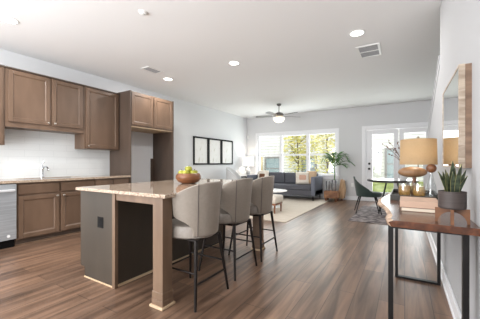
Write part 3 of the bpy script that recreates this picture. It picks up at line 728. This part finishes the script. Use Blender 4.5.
for k, (a, ln, up) in enumerate(((0, .52, .20), (.5, .42, .34), (1.2, .34, .42), (2.2, .36, .40), (3.1, .36, .32), (3.9, .34, .34), (5.0, .36, .26), (5.7, .46, .12), (-.2, .42, .38))):
    bm = B(); base = Vector((px_-.01, py_, pz_+.40)); d = Vector((math.cos(a), math.sin(a)*.7, 0)); sd = Vector((-d.y, d.x, 0)).normalized()
    P_ = [base+d*ln*s_+Vector((0, 0, up*math.sin(s_*2.3)*1.0-.06*s_*s_)) for s_ in [i/9 for i in range(10)]]
    tube(bm, P_, [.006-.0045*i/9 for i in range(10)], 5)
    for i in range(2, 10):
        p = P_[i]; fw = (P_[i]-P_[i-1]).normalized(); L_ = .19*math.sin(PI*(.15+.8*(i-1)/9))+.03
        for s_ in (-1, 1):
            tip = p+(sd*s_*.85+fw*.6).normalized()*L_+Vector((0, 0, -.03)); mid = (p+tip)/2; wv = fw*.03
            vs = [bm.verts.new(v) for v in (p, mid-wv+Vector((0, 0, .006)), tip, mid+wv+Vector((0, 0, .006)))]; bm.faces.new(vs)
    obj('frond', bm, M['leaf'], t)

# ------------------------------------------------------------------ dining corner
bm = B(); box(bm, -.92, .26, 5.45, 7.5, 0, .010, .003); o = obj('area_rug', bm, M['rug2']); tag(o, 'grey patterned rug under the green chair by the glass door', 'rug'); recentre(o, (-.3, 6.4, 0))
tx, ty = -.24, 6.75
t = thing('dining_table', 'round table with dark edge and black legs by the glass door', 'table', (tx, ty, .010))
bm = B(); lathe(bm, [(0, .69), (.46, .69), (.49, .70), (.49, .735), (.48, .74), (0, .74)], (tx, ty, 0), 56); obj('tabletop', bm, [M['table_d'], M['table_g']], t)
me = t.children[0].data
for p in me.polygons:
    if p.normal.z > .9: p.material_index = 1
for k in range(4):
    a = PI/4+k*PI/2; bm = B(); tube(bm, [(tx+math.cos(a)*.34, ty+math.sin(a)*.34, .010), (tx+math.cos(a)*.14, ty+math.sin(a)*.14, .705)], .012, 10); obj('leg', bm, M['black'], t)
t = thing('dining_chair', 'dark green scoop-backed chair with black splayed legs on the patterned rug', 'chair', (0, 0, 0))
def gz(t_, a):
    k = abs(a)/1.75; return .37+t_*(.31*(1-k**1.1)+.11)
bm = B(); scoop(bm, gz, .235, .30, lambda t_: 1.75, thick=.03, ell=.92, cx=-.01, nseg=36); obj('backrest', bm, M['greenv'], t, True)
bm = B(); lathe(bm, [(0, .36), (.22, .36), (.238, .38), (.24, .43), (.21, .455), (0, .46)], (-.03, 0, 0), 36, 1.05, .9); obj('seat', bm, M['greenv'], t, True)
for sx in (-1, 1):
    for sy in (-1, 1):
        bm = B(); tube(bm, [(sx*.25, sy*.22, 0), (sx*.15, sy*.14, .37)], [.009, .016], 10); obj('leg', bm, M['black'], t)
t.location = (-.70, 6.53, .010); t.rotation_euler = (0, 0, math.radians(192))
vx, vy = -.02, 6.78
t = thing('vase', 'white bottle vase on the round table behind the lamp shade', 'vase', (vx, vy, .74))
bm = B(); lathe(bm, [(0, 0), (.05, 0), (.075, .05), (.08, .12), (.06, .20), (.025, .27), (.022, .33), (.03, .35), (.02, .35), (.015, .27), (0, .25)], (vx, vy, .74), 28); obj('body', bm, M['grey_ch'], t, True)
t = thing('branches', 'dark budding branches standing in the white vase', 'branches', (vx, vy, 1.0)); rnd = random.Random(11)
for k, (dx, dz) in enumerate(((-.42, .50), (-.30, .56), (-.22, .40), (-.30, .26), (-.12, .52), (.1, .5))):
    bm = B(); p0 = Vector((vx, vy, 1.03)); p3 = Vector((vx+dx, vy-dx*.2, 1.03+dz)); mid = (p0+p3)/2+Vector((0, 0, .07))
    P_ = [p0, (p0+mid)/2+Vector((.01, 0, .02)), mid, (mid+p3)/2+Vector((0, 0, .015)), p3]; tube(bm, P_, [.006, .0055, .005, .004, .003], 6)
    for i in range(5):
        q = P_[2]+(P_[4]-P_[2])*rnd.uniform(0, 1); ball(bm, q+Vector((rnd.uniform(-.02, .02), 0, .012)), .011, 1, 1, 1.5, 8, 6)
    obj('twig', bm, M['darkball'], t)

# ------------------------------------------------------------------ console table and what stands on it
t = thing('console_table', 'live-edge walnut console table with black steel frames on the right wall', 'console table', (.10, 2.5, 0))
rnd = random.Random(2); poly = []
lefts = [(-.078, 1.708), (-.092, 1.76), (-.086, 1.86), (-.098, 1.97), (-.118, 2.12), (-.145, 2.26), (-.172, 2.38), (-.192, 2.52), (-.200, 2.70), (-.188, 2.86), (-.165, 3.02), (-.150, 3.18), (-.155, 3.29), (-.13, 3.33)]
ZT = .785
def slab(bm):
    outer = lefts+[(.0, 3.34), (.312, 3.34), (.312, 1.697), (.20, 1.70), (.10, 1.703), (.0, 1.706)]
    inn = [(x+.024, y) for x, y in lefts]+outer[len(lefts):]
    low = [(x-.004+.02*math.sin(y*9), y) for x, y in lefts]+outer[len(lefts):]
    T = [bm.verts.new((x, y, ZT)) for x, y in inn]; Md = [bm.verts.new((x, y, ZT-.012)) for x, y in outer]; Lo = [bm.verts.new((x+.012, y, ZT-.036)) if i < len(lefts) else bm.verts.new((x, y, ZT-.036)) for i, (x, y) in enumerate(low)]
    n = len(outer); bm.faces.new(T); bm.faces.new(Lo[::-1])
    fs = []
    for A_, B_ in ((T, Md), (Md, Lo)):
        for i in range(n):
            f = bm.faces.new((A_[i], B_[i], B_[(i+1) % n], A_[(i+1) % n]))
            if i < len(lefts)-1: f.material_index = 1
    bmesh.ops.recalc_face_normals(bm, faces=bm.faces[:])
bm = B(); slab(bm); obj('tabletop', bm, [M['slab'], M['bark']], t)
for yy in (1.76, 3.02):
    bm = B(); s_ = .0125
    box(bm, -.068-s_, -.068+s_, yy-.02, yy+.02, 0, ZT-.036); box(bm, .262-s_, .262+s_, yy-.02, yy+.02, 0, ZT-.036)
    box(bm, -.068+s_, .262-s_, yy-.02, yy+.02, 0, .018); box(bm, -.068+s_, .262-s_, yy-.02, yy+.02, ZT-.05, ZT-.036); obj('leg_frame', bm, M['black'], t)

# books
def book(label, x0, x1, y0, y1, z0, z1, m, spine=True, grp='books on the console table'):
    t = thing('book', label, 'book', ((x0+x1)/2, (y0+y1)/2, z0), grp); c = .003
    bm = B(); box(bm, x0, x1, y0, y1, z0, z0+c); box(bm, x0, x1, y0, y1, z1-c, z1); box(bm, x0, x1, *((y0, y0+c) if spine else (y1-c, y1)), z0+c, z1-c); obj('cover', bm, m, t)
    bm = B(); box(bm, x0+.004, x1-.004, y0+c+.001, y1-c-.001, z0+c, z1-c); obj('pages', bm, M['paper'], t)
book('brown book at the bottom of the stack on the console table', -.022, .192, 2.07, 2.37, ZT, ZT+.026, M['book2'], False)
book('tan book on top of the stack on the console table', -.028, .188, 2.075, 2.36, ZT+.026, ZT+.066, M['book1'])
# tray
TX0, TX1, TY0, TY1 = -.108, .245, 2.64, 3.25
bm = B(); box(bm, TX0, TX1, TY0, TY1, ZT, ZT+.008)
for q in ((TX0, TX1, TY0, TY0+.008), (TX0, TX1, TY1-.008, TY1), (TX0, TX0+.008, TY0+.008, TY1-.008), (TX1-.008, TX1, TY0+.008, TY1-.008)): box(bm, *q, ZT+.008, ZT+.045)
o = obj('serving_tray', bm, M['tray']); tag(o, 'dark rectangular tray under the lamp on the console table', 'tray'); recentre(o, (.06, 3.0, ZT))
ZB = ZT+.008
gp = [('stemless glass of amber drink at the left of the tray', -.002, 2.74), ('stemless glass of amber drink in the middle of the tray', .102, 2.73), ('stemless glass of amber drink behind the other two on the tray', .052, 2.85)]
gs = (1.18, 1.18, 1.35)
g0 = thing('drinking_glass', gp[0][0], 'glass', (0, 0, 0), 'glasses on the tray')
bm = B(); lathe(bm, [(0, 0), (.026, 0), (.038, .02), (.042, .05), (.036, .10), (.0345, .10), (.040, .05), (.036, .022), (.024, .006), (0, .005)], seg=28); obj('vessel', bm, M['glass'], g0, True)
bm = B(); lathe(bm, [(0, .0055), (.023, .0065), (.035, .022), (.0385, .05), (.0365, .082), (0, .082)], seg=28); obj('drink', bm, M['amber'], g0, True)
for k, (lb, x, y) in enumerate(gp):
    if k == 0: g0.location = (x, y, ZB); g0.scale = gs
    else: dup(g0, (x, y, ZB), label=lb)
t = thing('decanter', 'clear glass decanter with a dark wooden ball stopper on the tray', 'decanter', (.192, 2.80, ZB))
bm = B(); lathe(bm, [(0, 0), (.04, 0), (.047, .01), (.045, .06), (.03, .14), (.014, .20), (.013, .245), (.011, .245), (.012, .20), (.028, .14), (.042, .06), (.043, .012), (0, .006)], (.192, 2.80, ZB), 28); obj('vessel', bm, M['glass'], t, True)
bm = B(); ball(bm, (.192, 2.80, ZB+.262), .038); obj('stopper', bm, M['darkball'], t, True, label='dark wooden ball stopper')
# lamp
lx, ly = .105, 3.0
t = thing('table_lamp', 'lamp with linen drum shade and wooden pebble base on the console table', 'lamp', (lx, ly, ZB))
bm = B(); lathe(bm, [(0, 0), (.065, 0), (.065, .012), (.02, .02), (.016, .10), (.016, .22), (0, .22)], (lx-.03, ly, ZB), 28); obj('base', bm, M['darkball'], t, True)
bm = B(); ball(bm, (lx-.045, ly, 1.015), .05, 2.35, 1.3, 1.0, 28, 18); obj('wooden_body', bm, M['oak'], t, True, label='horizontal turned wooden pebble')
bm = B(); tube(bm, [(lx, ly, 1.05), (lx, ly, 1.325)], .006, 10); ball(bm, (lx, ly, 1.335), .013, u=12, v=8)
for k in range(3):
    a = k*2*PI/3; tube(bm, [(lx, ly, 1.305), (lx+.14*math.cos(a), ly+.14*math.sin(a), 1.305)], .002, 5)
obj('harp', bm, M['nickel'], t)
sm = M['shade']; nt = sm.node_tree; pb = nt.nodes['Principled BSDF']; tr = nt.nodes.new('ShaderNodeBsdfTranslucent'); mx = nt.nodes.new('ShaderNodeMixShader')
tr.inputs[0].default_value = srgb(216, 194, 160); mx.inputs[0].default_value = .45; out = [n for n in nt.nodes if n.type == 'OUTPUT_MATERIAL'][0]
nt.links.new(pb.outputs[0], mx.inputs[1]); nt.links.new(tr.outputs[0], mx.inputs[2]); nt.links.new(mx.outputs[0], out.inputs[0])
bm = B(); lathe(bm, [(.148, 1.085), (.142, 1.318), (.139, 1.318), (.145, 1.085), (.148, 1.085)], (lx, ly, 0), 48); obj('lamp_shade', bm, sm, t, True, label='tan linen drum shade')
l = bpy.data.lights.new('console_bulb', 'POINT'); l.energy = 1.5; l.color = (1, .92, .78); l.shadow_soft_size = .03
o = bpy.data.objects.new('console_bulb', l); COL.objects.link(o); o.location = (0, 0, 1.2-ZB); o.parent = t

# snake plant: wooden cross stand, ribbed pot, leaves
qx, qy = .213, 1.80
t = thing('wooden_plant_stand', 'small arched wooden cross stand at the near end of the console table', 'plant stand', (qx, qy, ZT))
def arch(half, th, h_):
    pts = [(-half, 0), (-half, h_), (half, h_), (half, 0), (half-.012, 0)]
    for i in range(1, 12):
        a = PI*i/12; pts.append(((half-.012)*math.cos(a), (h_-.018)*math.sin(a)))
    pts.append((-half+.012, 0)); return pts
for k, rz in enumerate((math.radians(-6), math.radians(84))):
    bm = B(); prism(bm, arch(.073, .012, .076), 1, -.007, .007); bm.transform(Matrix.Translation((qx, qy, ZT+.0005*k)) @ Matrix.Rotation(rz, 4, 'Z')); obj('arched_board', bm, M['teak'], t)
t = thing('plant_pot', 'charcoal ribbed pot on the wooden cross stand', 'plant pot', (qx, qy, ZT+.0765))
bm = B(); pr = [(0, 0), (.057, 0), (.060, .004)]
for i in range(8): z = .006+i*.0102; pr += [(.0602, z), (.0615, z+.0055)]
pr += [(.0605, .090), (.055, .090), (.055, .075), (0, .075)]
lathe(bm, pr, (qx, qy, ZT+.0765), 44); obj('pot_body', bm, M['pot'], t, True)
bm = B(); lathe(bm, [(0, .075), (.055, .075), (.055, .079), (0, .081)], (qx, qy, ZT+.0765), 28); obj('soil', bm, M['soil'], t)
t = thing('snake_plant', 'spiky dark green snake plant in the charcoal pot', 'plant', (qx, qy, ZT+.15)); rnd = random.Random(8)
for k, (ang, lean, ln, wd) in enumerate(((0, .02, .175, .017), (.2, .22, .16, .013), (3.1, .30, .12, .012), (3.5, .75, .12, .012), (.1, .55, .13, .012), (-.8, .25, .14, .014), (-2.3, .25, .115, .013), (-1.6, .1, .12, .013), (2.2, .35, .13, .012), (1.2, .3, .14, .013), (-.3, .8, .10, .011), (3.9, .45, .10, .011))):
    bm = B(); bm2 = B(); d = Vector((math.cos(ang), math.sin(ang), 0)); sd = Vector((math.cos(TH), math.sin(TH), 0))*(.8 if k % 2 else 1)+Vector((0, rnd.uniform(-.3, .3), 0)); sd.normalize()
    base = Vector((qx, qy, ZT+.150))+d*.022*(1 if k else 0); rows = []
    nrm = sd.cross(Vector((0, 0, 1))).normalized()
    for i in range(9):
        s_ = i/8; c = base+d*ln*lean*.5*s_*(.6+.4*s_)+Vector((0, 0, ln*s_)); w_ = wd*(.75+.7*s_-1.45*s_**3.2); w_ = max(w_, .0006)
        rows.append((c, w_))
    for bmm, f0, off in ((bm, .86, 0), (bm2, 1.0, -.0012)):
        V_ = []
        for c, w_ in rows:
            V_.append([bmm.verts.new(c-sd*w_*f0+nrm*(.004*f0+off)), bmm.verts.new(c+nrm*off-nrm*.002), bmm.verts.new(c+sd*w_*f0+nrm*(.004*f0+off)), bmm.verts.new(c+nrm*(.003+off))])
        for r0, r1 in zip(V_, V_[1:]):
            for i in range(4): bmm.faces.new((r0[i], r0[(i+1) % 4], r1[(i+1) % 4], r1[i]))
    for bmm in (bm, bm2): bmesh.ops.recalc_face_normals(bmm, faces=bmm.faces[:])
    lf = obj('leaf', bm, M['snake'], t, True); obj('leaf_edge', bm2, M['snake_edge'], lf, True)

# mirror on the right wall
t = thing('wall_mirror', 'mirror with thick driftwood frame on the right wall above the console', 'mirror', (XR, 2.31, 1.07))
MY0, MY1, MZ0, MZ1, MX = 1.936, 2.70, 1.07, 1.655, .258
bm = B()
for q in ((MY0, MY1, MZ0, MZ0+.012), (MY0, MY1, MZ1-.012, MZ1), (MY0, MY0+.012, MZ0+.012, MZ1-.012), (MY1-.012, MY1, MZ0+.012, MZ1-.012)): box(bm, MX, MX+.03, *q, .002)
obj('frame', bm, M['drift'], t)
bm = B()
for q in ((MY0+.002, MY1-.002, MZ0+.002, MZ0+.02), (MY0+.002, MY1-.002, MZ1-.02, MZ1-.002), (MY0+.002, MY0+.02, MZ0+.02, MZ1-.02), (MY1-.02, MY1-.002, MZ0+.02, MZ1-.02)): box(bm, MX+.03, XR, *q)
obj('frame_back', bm, M['drift2'], t)
bm = B(); box(bm, MX+.003, MX+.008, MY0+.012, MY1-.012, MZ0+.012, MZ1-.012); obj('mirror_glass', bm, M['mirror'], t)
